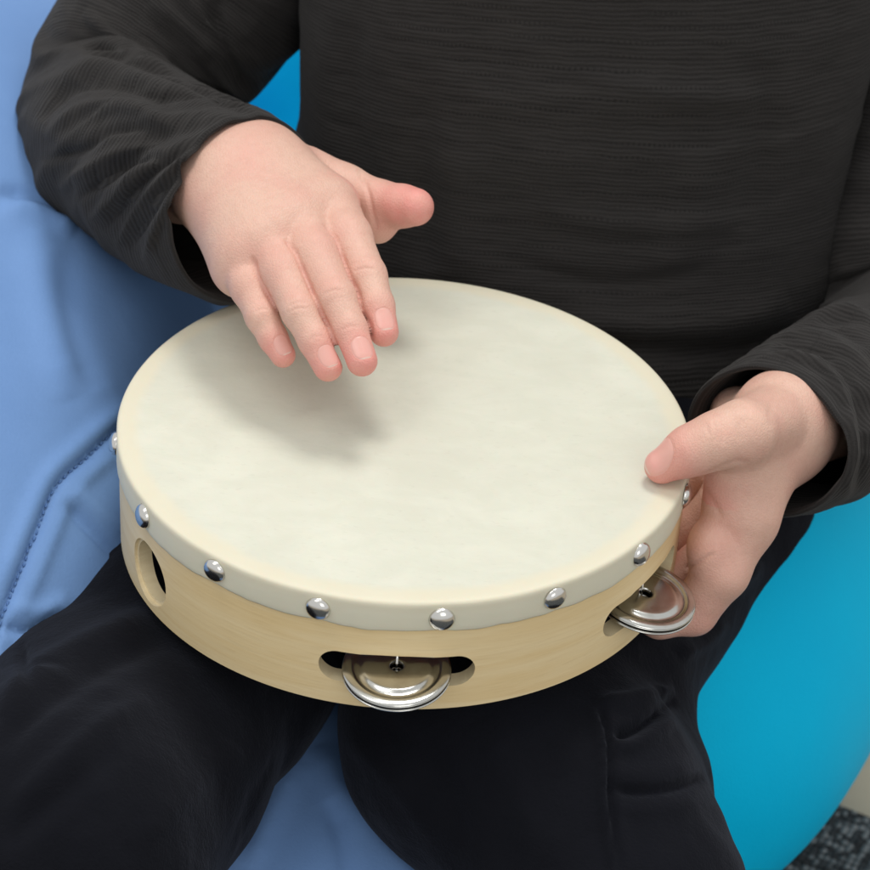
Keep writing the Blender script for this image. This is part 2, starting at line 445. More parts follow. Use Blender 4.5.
q = np.stack([np.cos(a)*14, np.sin(a)*14, 0*a], 1)
v[:, 2] += w*.00035*fbm(q, 3); rad = 1+.0022*w*np.abs(noise(q*1.7+5)); v[:, :2] *= rad[:, None]
for t in TANG:                                  # the skin is drawn in round every tack
    da = (a-R(t)+math.pi) % (2*math.pi)-math.pi; rim_ = np.hypot(v[:, 0], v[:, 1]) > .0975
    g = rim_*np.exp(-(da*.1/.0065)**2-((v[:, 2]-TZ)/.0045)**2); v[:, :2] *= (1-.0045*g)[:, None]
    v[:, 2] += rim_*.0005*np.exp(-(da*.1/.006)**2)*np.clip((-.006-v[:, 2])/.005, 0, 1)
skin_o = local('drum_skin', v, f, M['skinhead'])

tp = [(1e-5, .0023)]+[(.0041*math.sin(t), .0023*math.cos(t)) for t in np.linspace(.12, 1.5, 12)]+[(.0042, .00005), (.0040, -.0006)]
tv, tf = lathe(tp, 36)
def facing(ang, z, rad, spin=0):                # z axis of the piece turned outwards
    m = Matrix(((-math.sin(ang), 0, math.cos(ang)), (math.cos(ang), 0, math.sin(ang)), (0, 1, 0)))
    return Matrix.Translation((rad*math.cos(ang), rad*math.sin(ang), z)) @ m.to_4x4()
tack = None
for k, t in enumerate(TANG):
    if tack is None: tack = local('tack', tv, tf, M['chrome'])
    else: c = tack.copy(); COL.objects.link(c); c.parent = drum; tack_new = c
    o = tack if k == 0 else tack_new
    o.matrix_local = facing(R(t), TZ+random.uniform(-.0004, .0004), .0995) @ Matrix.Rotation(R(random.uniform(-7, 7)), 4, 'X') @ Matrix.Rotation(R(random.uniform(-7, 7)), 4, 'Y')

# jingles: two dished discs on a pin in every slot
jp = [(.0021, .0004), (.0024, .0011), (.0034, .0013), (.0060, .0013), (.0095, .0012), (.0108, .0010), (.0118, .0004), (.0129, .0001), (.0138, .0003), (.0145, .0008), (.0152, .0010), (.0164, .0009), (.0171, .0006), (.0175, .0001), (.01755, -.0003), (.0172, -.0006)]
jp = [(r, z*.72) for r, z in catmull(jp, 3)]
under = [(r-.0001, z-.0006) for r, z in jp[::-1][3:]]
jv, jf = lathe(jp+under, 96, True)
jm = None
for k, t in enumerate(SLOTS):
    base = Matrix.Translation((.0962*math.cos(t), .0962*math.sin(t), ZS))
    tilt = Matrix.Rotation(R((5.5, 9, -4, 3, 5)[k]), 4, Vector((-math.sin(t), math.cos(t), 0))) @ Matrix.Rotation(R((1.0, -3, 2, 0, 1)[k]), 4, Vector((math.cos(t), math.sin(t), 0)))
    out = Matrix.Translation(((.0006, .0012)[k == 1]*math.cos(t), (.0006, .0012)[k == 1]*math.sin(t), (-.0004, -.0022)[k == 1]))
    for s in (1, -1):
        if jm is None: o = jm = local('jingle', jv, jf, M['jingle'])
        else: o = jm.copy(); COL.objects.link(o); o.parent = drum
        o.matrix_local = out @ base @ tilt @ Matrix.Translation((0, 0, .00115*s)) @ (Matrix.Rotation(math.pi, 4, 'X') if s < 0 else Matrix())
    if k == 0:
        pvv, pff = lathe([(1e-5, .0066), (.00042, .0066), (.00042, -.0066), (1e-5, -.0066)], 14)
        pin = o2 = local('pin', pvv, pff, M['chrome'])
    else: o2 = pin.copy(); COL.objects.link(o2); o2.parent = drum
    o2.matrix_local = base

def w(x, y, z): return np.array([x, y, H+z])    # metres from the drum centre
# ------------------------------------------------------------------ bean bags
def bag(name, fn, lo, hi, h, mat, strokes, amp):
    v, f = surface_nets(lambda p: np.maximum(fn(p), .002-p[:, 2]), lo, hi, h)
    v = relax(v, f, 3); v, f = subdivide(v, f); v = relax(v, f, 2); n = normals(v, f)
    v = v+n*(amp*fbm(v*9, 2)+amp*.12*fbm(v*31+4, 2))[:, None]
    v[:, 2] = np.maximum(v[:, 2], .002)
    v = sculpt(v, f, strokes); return mesh_obj(name, v, f, mat)
def f_blue(p):
    d = ellipsoid(p, w(-.235, .20, -.19), np.array([.205, .37, .24]))
    d = smin(d, ellipsoid(p, w(-.06, -.02, -.255), np.array([.17, .19, .130])), .06)
    return d
SEAM = [(140, 410), (118, 428), (90, 455), (58, 485), (38, 530), (20, 575), (5, 612), (-10, 660)]
blue = bag('bean_bag', f_blue, w(-.46, -.24, -.36), w(.13, .60, .08), .0035, M['blue'], [
    (SEAM, -2.6, 3.2, 'full'),
    ([(130, 404), (108, 420), (78, 446), (46, 478), (24, 526), (6, 570), (-8, 605)], 2.0, 9),
    ([(126, 446), (100, 466), (72, 494), (52, 538), (34, 582), (18, 615)], 1.5, 8),
    ([(62, 500), (86, 524), (108, 546), (130, 562)], -2.4, 6), ([(74, 490), (100, 512), (132, 536)], 1.8, 9),
    ([(6, 606), (40, 612), (70, 596)], 1.6, 9), ([(0, 624), (30, 632), (62, 612)], -2.2, 6),
    ([(0, 190), (40, 196), (70, 215)], -3.0, 8), ([(0, 206), (45, 214), (75, 232)], 3.0, 10),
    ([(62, 250), (76, 330), (98, 390)], -2.0, 14), ([(30, 230), (46, 320), (70, 400)], 2.5, 18),
    ([(318, 745), (340, 790), (390, 830)], 2, 14), ([(300, 760), (270, 820), (250, 870)], 2, 12), ([(330, 800), (345, 850), (350, 900)], -2, 10)], .0035)
# a row of stitches along the seam
bv = np.empty(len(blue.data.vertices)*3); blue.data.vertices.foreach_get('co', bv); bv = bv.reshape(-1, 3)
buv, bd = proj(bv); line = catmull(SEAM, 40); sv, sf = [], []
dist = np.r_[0, np.cumsum(np.hypot(*np.diff(line, axis=0).T))]
def on_bag(p):
    d = np.hypot(*(buv-p).T); k = np.argsort(d)[:40]; k = k[bd[k] < bd[k].min()+.02]
    wgt = 1/(d[k]+.5)**2; return (bv[k]*wgt[:, None]).sum(0)/wgt.sum()
for d0 in np.arange(0, dist[-1]-5, 7.0):
    a, b = (on_bag(np.array([np.interp(x, dist, line[:, 0]), np.interp(x, dist, line[:, 1])])) for x in (d0, d0+4.2))
    t = (b-a)/np.linalg.norm(b-a); o1_ = np.cross(t, [0, 0, 1.]); o1_ /= np.linalg.norm(o1_); o2_ = np.cross(t, o1_); base_i = len(sv)
    for c, rr in ((a, .0002), (a+t*.0003, .00045), (b-t*.0003, .00045), (b, .0002)):
        for k in range(6): sv.append(c+rr*(o1_*math.cos(k*math.pi/3)+o2_*math.sin(k*math.pi/3)))
    for r_ in range(3):
        for k in range(6): sf.append((base_i+r_*6+k, base_i+r_*6+(k+1) % 6, base_i+r_*6+6+(k+1) % 6, base_i+r_*6+6+k))
mesh_obj('seam_stitching', np.array(sv), sf, M['thread'], blue)
tag(blue, 'pale blue cloth bean bag with a curved seam, beside and under the sitting child', 'bean bag')
def f_teal(p):
    d = ellipsoid(p, w(.057, .22, -.195), np.array([.172, .256, .152]))
    d = smin(d, ellipsoid(p, w(.11, .44, -.12), np.array([.21, .15, .24])), .05)
    return d
teal = bag('bean_bag', f_teal, w(-.26, -.14, -.36), w(.42, .64, .20), .006, M['teal'], [], .002)
tag(teal, 'turquoise cloth bean bag behind the child, bulging out past the gripping hand', 'bean bag')

# ------------------------------------------------------------------ clothes
def loft(stations, nu, per, mat, name, parent=None, hem=0, strokes=(), wr=None, sup=2.0, cap=False, thick=.0013, twist=0.0, up0=(0, 0, 1), facing=.05):
    """tube through (centre, half-width, half-depth) stations; returns the object. wr(u, t, s) adds wrinkles, in metres along the normal"""
    c = np.array([s[0] for s in stations]); r = np.array([[s[1], s[2]] for s in stations])
    P_ = catmull(c, per); Rr = catmull(r, per); n = len(P_)
    # even spacing along the length
    seg = np.r_[0, np.cumsum(np.linalg.norm(np.diff(P_, axis=0), axis=1))]; m = int(seg[-1]/.0011)
    ss = np.linspace(0, seg[-1], m); P_ = np.stack([np.interp(ss, seg, P_[:, k]) for k in range(3)], 1); Rr = np.stack([np.interp(ss, seg, Rr[:, k]) for k in range(2)], 1)
    T = np.gradient(P_, axis=0); T /= np.linalg.norm(T, axis=1)[:, None]
    u = np.array(up0, float); N = []
    for t in T:
        u = u-t*(u@t); u /= np.linalg.norm(u); N.append(u)
    N = np.array(N); B = np.cross(T, N)
    th = np.linspace(0, 2*math.pi, nu, endpoint=False)
    ca, sa = np.cos(th), np.sin(th)
    ca = np.sign(ca)*np.abs(ca)**(2/sup); sa = np.sign(sa)*np.abs(sa)**(2/sup)
    v = P_[:, None]+B[:, None]*(ca*Rr[:, :1])[..., None]+N[:, None]*(sa*Rr[:, 1:])[..., None]
    UV = np.stack(np.broadcast_arrays(th[None, :]*Rr.mean(), ss[:, None]), -1).reshape(-1, 2)
    i = np.arange(m-1)[:, None]*nu; j = np.arange(nu)[None]; k = (j+1) % nu
    f = np.stack([i+j, i+k, i+nu+k, i+nu+j], -1).reshape(-1, 4)
    v = v.reshape(-1, 3); nrm = normals(v, f)
    if ((v-np.repeat(P_, nu, 0))*nrm).sum() < 0: f = f[:, ::-1]; nrm = -nrm
    if wr is not None:
        t = np.repeat(np.linspace(0, 1, m), nu); v = v+nrm*wr(np.tile(th, m), t, np.repeat(ss, nu), v)[:, None]
    v = relax(v, f, 3, np.r_[np.arange(nu), np.arange((m-1)*nu, m*nu)])
    v = sculpt(v, f, strokes, facing)
    nrm = normals(v, f)
    if hem:                                     # turn the edge inwards: a rolled lip and the inside of the garment
        last = v[-nu:]; tv = T[-1]; inward = -nrm[-nu:]
        rings = []
        for q, (d, e) in enumerate([(.0006, .0002), (.0010, .0007), (.0010, .0014), (.0004, .0020)]+[(-.002-.002*k, .0022) for k in range(int(hem/.002))]):
            rings.append(last+tv*d+inward*e)
        v = np.concatenate([v]+rings); base = (m-1)*nu; nr = len(rings)
        i2 = np.arange(m-1, m-1+nr)[:, None]*nu
        f2 = np.stack([i2+j, i2+k, i2+nu+k, i2+nu+j], -1).reshape(-1, 4)
        if (f[0] != np.array([0, 1, nu+1, nu])).any(): f2 = f2[:, ::-1]
        f = np.concatenate([f, f2])
        UV = np.concatenate([UV]+[np.stack([th*Rr.mean(), np.full(nu, ss[-1]+.001*q)], -1) for q in range(nr)])
    fl_ = f.tolist()
    if cap: fl_.append(list(range(nu))[::-1])
    return mesh_obj(name, v, fl_, mat, parent, uv=UV)

def bunch(amp, cuff_amp, seed, slant):
    def fn(u, t, s, v):
        x = np.stack([np.cos(u)*1.1+seed, np.sin(u)*1.1, s*42+slant*np.sin(u+seed)], 1)
        y = np.stack([np.cos(u)*1.6+seed, np.sin(u)*1.6+3, s*105+slant*1.8*np.sin(u+seed)], 1)
        n1 = 1-np.abs(noise(x))*2; n2 = 1-np.abs(noise(y))*2
        near = np.clip((t-.5)/.5, 0, 1)
        edge = np.clip((s.max()-s)/.006, 0, 1)
        return edge*(amp*(.75*n1+.25*noise(x*2.1))+ (amp*.28+cuff_amp*near)*n2*.8)+(-.0004)*np.exp(-((s.max()-.007-s)/.0012)**2)
    return fn

SL_R = [(w(.035, .235, .165), .036, .036), (w(-.015, .24, .165), .044, .044), (PY(255, -95, .240), .050, .048), (PY(204, -16, .232), .050, .046), (PY(142, 58, .212), .043, .041), (PY(113, 114, .188), .0375, .037), (PY(122, 146, .155), .0365, .0365),
             (PY(163, 170, .126), .0365, .037), (PY(205, 196, .101), .0355, .036), (PY(245, 209, .083), .0355, .0355)]
SL_L = [(w(.105, .235, .165), .036, .036), (w(.155, .24, .165), .044, .044), (PY(970, -80, .238), .048, .048), (PY(962, 85, .205), .047, .047), (PY(926, 238, .170), .044, .044), (PY(922, 318, .145), .040, .040), (PY(905, 368, .108), .0365, .0365),
             (PY(850, 398, .066), .0335, .034), (PY(806, 423, .036), .0310, .0325), (PY(766, 441, .010), .0275, .0320)]
torso = loft([(w(.056, .185, -.135), .104, .098), (w(.064, .188, -.08), .116, .094), (w(.067, .198, -.02), .116, .083), (w(.072, .205, .05), .115, .078), (w(.073, .215, .12), .117, .076),
              (w(.066, .228, .185), .112, .066), (w(.062, .236, .225), .085, .052), (w(.06, .238, .24), .05, .045), (w(.06, .238, .262), .042, .040)], 420, 24, M['shirt'], 'shirt',
             wr=lambda u, t, s, v: .0034*fbm(v*np.array([11, 11, 14]), 3)+.0010*fbm(v*np.array([10, 10, 90])+3, 2), sup=2.3, up0=(0, 1, 0), strokes=[
    ([(800, 330), (740, 350), (680, 352), (600, 345)], -3.5, 10), ([(790, 300), (730, 322), (650, 326), (560, 318)], 3.0, 16), ([(700, 150), (690, 220), (660, 290)], 2.0, 22), ([(770, 60), (760, 160), (740, 230)], -2.4, 18),
    ([(470, 330), (560, 345), (640, 350)], -4.0, 12), ([(450, 120), (460, 220), (455, 280)], 3.2, 30), ([(420, 60), (425, 200), (430, 270)], -3.2, 18),
    ([(330, 10), (326, 90), (330, 170), (345, 230)], 2.2, 16), ([(360, 0), (352, 100), (365, 190)], -1.6, 14),
    ([(560, 70), (680, 95), (800, 100)], 2.0, 14), ([(520, 205), (640, 225), (760, 215)], 2.2, 13), ([(500, 260), (610, 285), (720, 268)], -2.2, 10)])

sl_r = loft(SL_R, 260, 22, M['shirt'], 'sleeve', torso, hem=.045, wr=bunch(.0025, .0009, 1.3, 1.6), strokes=[
    ([(84, 48), (104, 48), (136, 62), (213, 90), (256, 114)], -3.60, 6, 'fold'),
    ([(60, 70), (110, 66), (160, 84), (214, 104)], 3.30, 9), ([(40, 120), (72, 88), (120, 84), (176, 106)], -3.30, 6), ([(46, 140), (84, 110), (130, 108), (180, 130)], 3.30, 8),
    ([(40, 160), (80, 150), (108, 130), (150, 128)], -3.00, 5), ([(60, 190), (92, 168), (122, 152), (166, 146)], 3.00, 7), ([(76, 200), (106, 180), (128, 166), (170, 158)], -2.70, 4),
    ([(90, 222), (116, 196), (140, 170), (190, 140)], 2.70, 6), ([(104, 230), (128, 200), (156, 170), (206, 136)], -2.70, 4), ([(118, 246), (138, 210), (166, 176), (222, 126)], 2.40, 5),
    ([(130, 250), (150, 214), (178, 172), (230, 126)], -2.10, 3.5), ([(144, 262), (158, 224), (184, 180), (238, 128)], 1.80, 4),
    ([(217, 0), (222, 30), (236, 66), (258, 100)], -3.60, 8, 'fold'), ([(150, 0), (190, 30), (214, 60)], 2.40, 10), ([(84, 12), (120, 40), (170, 66)], 2.70, 9)])
sl_l = loft(SL_L, 240, 22, M['shirt'], 'sleeve', torso, hem=.045, wr=bunch(.0021, .0008, 5.1, 1.4), strokes=[
    ([(735, 362), (780, 352), (830, 376), (852, 440), (846, 490)], 2.40, 4), ([(748, 354), (792, 344), (846, 372), (866, 440), (858, 490)], -2.40, 4), ([(762, 344), (810, 334), (862, 366), (880, 430)], 2.40, 5),
    ([(775, 332), (826, 322), (870, 345)], -2.70, 5), ([(790, 318), (840, 308), (880, 330)], 2.70, 7)])

# trousers: both legs and the seat in one piece of soft fleece
def q(*a): return list(a)
LEGS = [
    q((w(.02, .17, -.11), .062), (PY(300, 520, .085), .056), (PY(186, 668, -.010), .052), (PY(112, 768, -.072), .0515), (PY(40, 850, -.125), .053), (w(-.175, -.155, -.16), .052), (w(-.19, -.15, -.31), .042)),
    q((w(.095, .18, -.125), .064), (PY(682, 525, .105), .054), (PY(550, 650, .0), .051), (PY(488, 738, -.050), .050), (PY(572, 815, -.078), .0475), (PY(614, 900, -.105), .0435), (w(.075, -.125, -.31), .042)),
    q((PY(598, 690, .012), .0275), (PY(630, 785, -.045), .0275), (PY(628, 900, -.095), .025)),
    q((PY(658, 590, .075), .025), (PY(600, 650, .03), .022)),
]
def f_tr(p):
    d = ellipsoid(p, w(.058, .17, -.115), np.array([.108, .11, .085]))
    for lg in LEGS: d = smin(d, chain(p, lg, .012), .018)
    return np.maximum(d, .004-p[:, 2])
v, f = surface_nets(f_tr, w(-.27, -.24, -.36), w(.22, .31, -.02), .0028)
v = relax(v, f, 4); v, f = subdivide(v, f); v = relax(v, f, 2); n = normals(v, f)
v = v+n*(.0018*fbm(v*22, 3)+.0004*fbm(v*48+9, 2))[:, None]
v = sculpt(v, f, [
    ([(0, 717), (30, 677), (100, 638), (160, 616)], 3.5, 13), ([(0, 750), (40, 706), (110, 662), (170, 640)], -2.6, 12), ([(0, 818), (55, 768), (100, 728), (150, 700)], 2.6, 13), ([(0, 850), (70, 790), (120, 750)], -1.8, 12),
    ([(20, 640), (24, 662), (30, 690)], -2.0, 6), ([(230, 870), (255, 800), (290, 745)], -1.5, 10), ([(150, 590), (210, 640), (270, 690)], 2.0, 14), ([(130, 850), (190, 790), (230, 740)], 1.6, 16),
    ([(615, 885), (608, 830), (602, 793), (602, 742), (590, 702)], 3.2, 9, 'fold'), ([(598, 706), (608, 742), (609, 793), (620, 875)], -3.6, 4),
    ([(595, 704), (632, 700), (674, 688)], 3.4, 8), ([(612, 736), (636, 727), (676, 700)], -4.5, 5.5), ([(612, 750), (640, 743), (678, 718)], 2.8, 7),
    ([(607, 790), (645, 792), (683, 786), (722, 768)], -2.2, 5), ([(600, 772), (646, 776), (700, 764)], 1.4, 11), ([(612, 808), (650, 810), (712, 800)], 1.2, 9), 
    ([(345, 730), (395, 780), (440, 840)], 2.0, 14), ([(370, 715), (430, 760), (470, 850)], -1.6, 12), ([(480, 720), (520, 790), (540, 870)], 1.4, 20),
    ([(640, 650), (690, 642), (722, 612)], -2.0, 10), ([(700, 600), (735, 585), (760, 560)], 2.5, 9), ([(680, 655), (705, 640), (725, 618)], 2.5, 8)])
trousers = mesh_obj('trousers', v, f, M['trousers'])
CLOTHES = [torso, trousers]

# ------------------------------------------------------------------ the child's body: two finely modelled hands joined to arms, torso and legs
mm = .001
def A(px, py, z): return PZ(px, py, z*mm)

# right hand (hovers over the skin, back of the hand up)
RZ = 5.0
RF = {  # finger: (MCP, PIP, DIP, tip) as (photo x, photo y, mm above the skin, radius mm)
    'index':  [(328, 206, 46, 11.0), (347, 238, 45, 8.7), (367, 276, 41, 6.9), (377, 306, 36, 6.0), (384, 332, 31, 5.2)],
    'middle': [(297, 221, 47, 11.0), (315, 256, 45, 8.4), (336, 298, 40, 6.9), (350, 330, 34, 6.0), (362, 361, 28, 5.4)],
    'ring':   [(268, 240, 45, 10.6), (282, 272, 42, 7.8), (300, 312, 37, 6.3), (315, 341, 31, 5.6), (328, 367, 25, 5.1)],
    'little': [(243, 257, 40, 9.6), (250, 286, 36, 7.0), (262, 317, 31, 5.7), (273, 338, 26, 5.0), (283, 355, 22, 4.5)],
}
RT = [(305, 178, 43, 12), (343, 191, 40, 9.8), (382, 203, 40, 7.8), (402, 206, 42, 7.5), (415, 207, 44, 7.0)]
def ch(lst, dz=0): return [(A(x, y, z+dz), r*mm) for x, y, z, r in lst]
R_F = {k: ch(v, RZ) for k, v in RF.items()}; R_T = ch(RT, RZ)
R_arm0 = (PY(170, 155, .127), PY(156, 173, .127))            # deep inside the sleeve: thumb side, little-finger side
R_wr = (A(262, 170, 47+RZ), A(223, 193, 44+RZ))
def sdf_hand_r(p):
    fa = cone(p, R_arm0[0], R_wr[0], 17*mm, 12.8*mm); fa = smin(fa, cone(p, R_arm0[1], R_wr[1], 17*mm, 12*mm), .016)
    palm = fa
    for k, st in (('index', R_wr[0]), ('middle', .6*R_wr[0]+.4*R_wr[1]), ('ring', .35*R_wr[0]+.65*R_wr[1]), ('little', R_wr[1])):
        palm = smin(palm, cone(p, st, R_F[k][0][0], 14*mm, R_F[k][0][1]), .014)
    palm = smin(palm, cone(p, R_wr[1]+np.array([.006, -.008, -.004]), R_F['little'][0][0]+np.array([0, 0, -.005]), 10*mm, 9*mm), .01)   # heel of the hand
    th = chain(p, R_T, .003)
    th = smin(th, cone(p, A(345, 196, 30+RZ), A(378, 226, 32+RZ), 9*mm, 6.6*mm), .006)
    out = None
    for k, c in R_F.items():
        d = chain(p, c[1:], .002); d = smin(d, cone(p, c[0][0], c[1][0], c[0][1], c[1][1]), .003)
        d = smin(palm, d, .0018)
        out = d if out is None else smin(out, d, .0013)
    return smin(out, smin(th, palm, .0035), .0012)

# left hand (grips the hoop: thumb on the skin, fingers underneath)
L_wr = (A(779, 414, -2), A(785, 437, -16)); L_arm0 = (PY(872, 372, .080), PY(872, 402, .078))
L_T = ch([(768, 422, 3, 12), (742, 433, 11, 10.8), (716, 441, 10.5, 9.4), (690, 451, 7.5, 8.2), (662, 466, 1.6, 6.2)])
L_I = ch([(744, 520, -26, 11.2), (722, 572, -40, 9.4), (693, 611, -56, 8.6), (660, 618, -57, 7.2), (628, 606, -57, 6.4)])
def w(x, y, z): return np.array([x, y, H+z])
L_M = [(L_I[0][0]+w(.004, .020, .000)-w(0, 0, 0), .0105), (L_I[1][0]+np.array([.002, .020, -.004]), .009), (L_I[2][0]+np.array([-.004, .019, -.001]), .0078), (w(.075, -.012, -.0575), .007), (w(.052, -.010, -.057), .006)]
L_R = [(q+np.array([.0, .018, .003]), r*.95) for q, r in L_M]
L_P = [(q+np.array([-.002, .016, .006]), r*.85) for q, r in L_R]
L_F = {'index': L_I, 'middle': L_M, 'ring': L_R, 'little': L_P}
def sdf_hand_l(p):
    fa = cone(p, L_arm0[0], L_wr[0], 16*mm, 11.3*mm); fa = smin(fa, cone(p, L_arm0[1], L_wr[1], 16*mm, 13*mm), .014)
    palm = fa
    for k, t in (('index', .1), ('middle', .4), ('ring', .7), ('little', .95)):
        palm = smin(palm, cone(p, L_wr[0]*(1-t)+L_wr[1]*t, L_F[k][0][0], 13*mm, L_F[k][0][1]), .011)
    palm = smin(palm, cone(p, A(752, 452, -6), A(742, 510, -22), 10*mm, 9*mm), .008); palm = smin(palm, cone(p, A(738, 456, -1), A(736, 502, -19), 10.5*mm, 9.5*mm), .010)       # web between thumb and index
    th = chain(p, L_T, .004)
    out = smin(th, palm, .005)
    for k, c in L_F.items():
        d = smin(chain(p, c[1:], .002), cone(p, c[0][0], c[1][0], c[0][1], c[1][1]), .003)
        out = smin(out, smin(palm, d, .0045), .0008)
    pad = ellipsoid(p, A(712, 549, -33), np.array([.009, .011, .012]))                      # fleshy pad pressed against the hoop
    return smin(out, pad, .003)

def cut_plane(a0, wr):                                                                      # the forearm is cut square and joined to the arm there
    c = (a0[0]+a0[1])/2; n = (wr[0]+wr[1])/2-c; n /= np.linalg.norm(n); return c+n*.02, n
def hand_mesh(fn, lo, hi, h, plane):
    c, n = plane
    g = lambda p: np.maximum(fn(p), (c-p)@n)
    v, f = surface_nets(g, lo, hi, h)
    return v, f
def bounds(pts, pad): a = np.array(pts); return a.min(0)-pad, a.max(0)+pad
HH = .00066
pr = cut_plane(R_arm0, R_wr); pl = cut_plane(L_arm0, L_wr)
allr = [q for c in R_F.values() for q, _ in c]+[q for q, _ in R_T]+list(R_wr)+[pr[0]]
alll = [q for c in L_F.values() for q, _ in c]+[q for q, _ in L_T]+list(L_wr)+[pl[0]]
vr, fr = hand_mesh(sdf_hand_r, *bounds(allr, .024), HH, pr)
vl, fl = hand_mesh(sdf_hand_l, *bounds(alll, .024), HH, pl)

def open_end(v, f, plane, inside_pad=.0012):
    """remove the flat cap at the cut plane and return the ordered boundary loop"""
    c, n = plane; d = (v-c)@n
    cap = d < inside_pad
    keep = ~cap[f].all(1); f = f[keep]
    used = np.zeros(len(v), bool); used[f.ravel()] = True
    remap = np.cumsum(used)-1; v = v[used]; f = remap[f]
    return v, f, boundary(f)
def boundary(f):
    cnt = {}
    k = f.shape[1]
    for q in f.tolist():
        for i in range(k): cnt[(q[i], q[(i+1) % k])] = cnt.get((q[i], q[(i+1) % k]), 0)+1
    nxt = {a: b for (a, b) in cnt if (b, a) not in cnt}
    loops = []
    while nxt:
        s = next(iter(nxt)); lp = [s]; x = nxt.pop(s)
        while x != s and x in nxt: lp.append(x); x = nxt.pop(x)
        loops.append(lp)
    return max(loops, key=len)
vr, fr, lr = open_end(vr, fr, pr); vl, fl, ll = open_end(vl, fl, pl)
vr = relax(vr, fr, 3); vl = relax(vl, fl, 3)

def finger_frame(chainpts, up):
    a, b = chainpts[-2][0], chainpts[-1][0]; r = chainpts[-1][1]
    s = (b-a)/np.linalg.norm(b-a); t = np.cross(s, up); t /= np.linalg.norm(t); n = np.cross(t, s)
    return b, s, t, n*np.sign(n@up), r
def skin_attrs(v, fingers, knuckles):
    """red: rosy fingertips and knuckles; nail: (along, across, outward) in units of the nail of the finger a vertex belongs to"""
    red = np.zeros(len(v)); nail = np.tile(np.array([5., 5., -1.]), (len(v), 1))
    own = np.argmin(np.stack([chain(v, c[1:] if len(c) > 4 else c) for c, *_ in fingers]), 0)
    for k, (c, up, spread, rw, has_nail) in enumerate(fingers):
        b, s, t, n, r = finger_frame(c, np.array(up, float)); mine = own == k
        q = v-b; ds = q@s; dt = q@t; dn = q@n; near = mine & (np.sqrt((q*q).sum(1)) < 5*r)
        x = np.clip((ds+rw*r)/(rw*r+.3*r), 0, 1)
        red = np.maximum(red, near*x*x*(3-2*x))
        if has_nail:
            L, Wd = r*.80*spread, r*.66*spread
            m = mine & (np.sqrt((q*q).sum(1)) < 2.6*r)
            nail[m] = np.stack([(ds[m]+has_nail*r)/L, dt[m]/Wd, dn[m]/r], 1)
    for k, rad, amt in knuckles:
        d = np.linalg.norm(v-k, axis=1); red = np.maximum(red, amt*np.exp(-(d/rad)**2))
    return red, nail
upr = (0.15, -.35, 1)
attr_r = skin_attrs(vr, [(R_F['index'], upr, 1, 3.2, .42), (R_F['middle'], upr, 1, 3.6, .42), (R_F['ring'], upr, 1, 3.4, .42), (R_F['little'], upr, 1, 3.4, .42), (R_T, upr, 1, 3.4, 0)],
                    [(c[2][0]+np.array([0, 0, .005]), .006, .22) for c in R_F.values()]+[(c[1][0]+np.array([0, 0, .007]), .012, .20) for c in R_F.values()]+[(A(252, 168, 58+RZ), .010, .30)])
attr_l = skin_attrs(vl, [(L_T, (0, -.25, 1), 1.35, 3.4, .25), (L_I, (0, -1, .2), 1, 2.0, 0)], [(L_I[2][0], .016, .35), (A(712, 549, -33), .014, .55), (A(735, 500, -22), .016, .35)])

# creases, finger by finger
vr = sculpt(vr, fr, [
    ([(358, 168), (367, 188), (372, 210), (377, 232)], -.7, 2.4),
    ([(352, 266), (362, 261), (374, 263)], -0.31, 1.6), ([(353, 272), (364, 268), (376, 270)], -0.34, 1.4), ([(288, 307), (298, 302), (308, 303)], -0.34, 1.4), ([(287, 313), (298, 308), (310, 309)], -0.27, 1.4), ([(322, 296), (333, 290), (345, 291)], -0.27, 1.5), ([(255, 313), (262, 309), (271, 310)], -0.26, 1.4),
    ([(340, 331), (350, 326), (361, 327)], -0.24, 1.4), ([(308, 341), (316, 336), (325, 337)], -0.24, 1.4),
    ([(258, 196), (285, 228), (300, 243)], .12, 7), ([(280, 178), (312, 215), (325, 230)], .12, 7), ([(240, 212), (258, 240), (266, 252)], .1, 7),
    ([(290, 240), (272, 224), (250, 204)], -.12, 6), ([(316, 226), (300, 205)], -.12, 6),
], .02)
# the lines where neighbouring fingers touch
dd = np.sort(np.stack([chain(vr, c[1:]) for c in R_F.values()]), 0)
gap_r = np.exp(-((dd[1]-dd[0])/.0011)**2)*np.clip((.0045-dd[1])/.002, 0, 1)
vr = vr-normals(vr, fr)*(.0010*gap_r)[:, None]
attr_r[0][:] = np.maximum(attr_r[0], .38*gap_r)  # shade between the fingers is painted in here as a redder tint
vl = sculpt(vl, fl, [
    ([(712, 420), (716, 430), (716, 444)], -0.34, 2.0), ([(719, 420), (723, 431), (722, 446)], -0.37, 1.8), ([(706, 424), (710, 436)], -0.26, 1.8),
    ([(700, 478), (716, 470), (735, 462), (752, 463)], -.5, 3.0), ([(702, 486), (714, 504), (722, 520)], -.5, 3.0), ([(684, 568), (694, 565), (706, 558), (716, 553)], -.7, 2.5),
    ([(745, 416), (738, 428), (742, 442)], -.25, 3), ([(778, 390), (770, 410), (772, 428)], -.25, 3.5),
], .02)

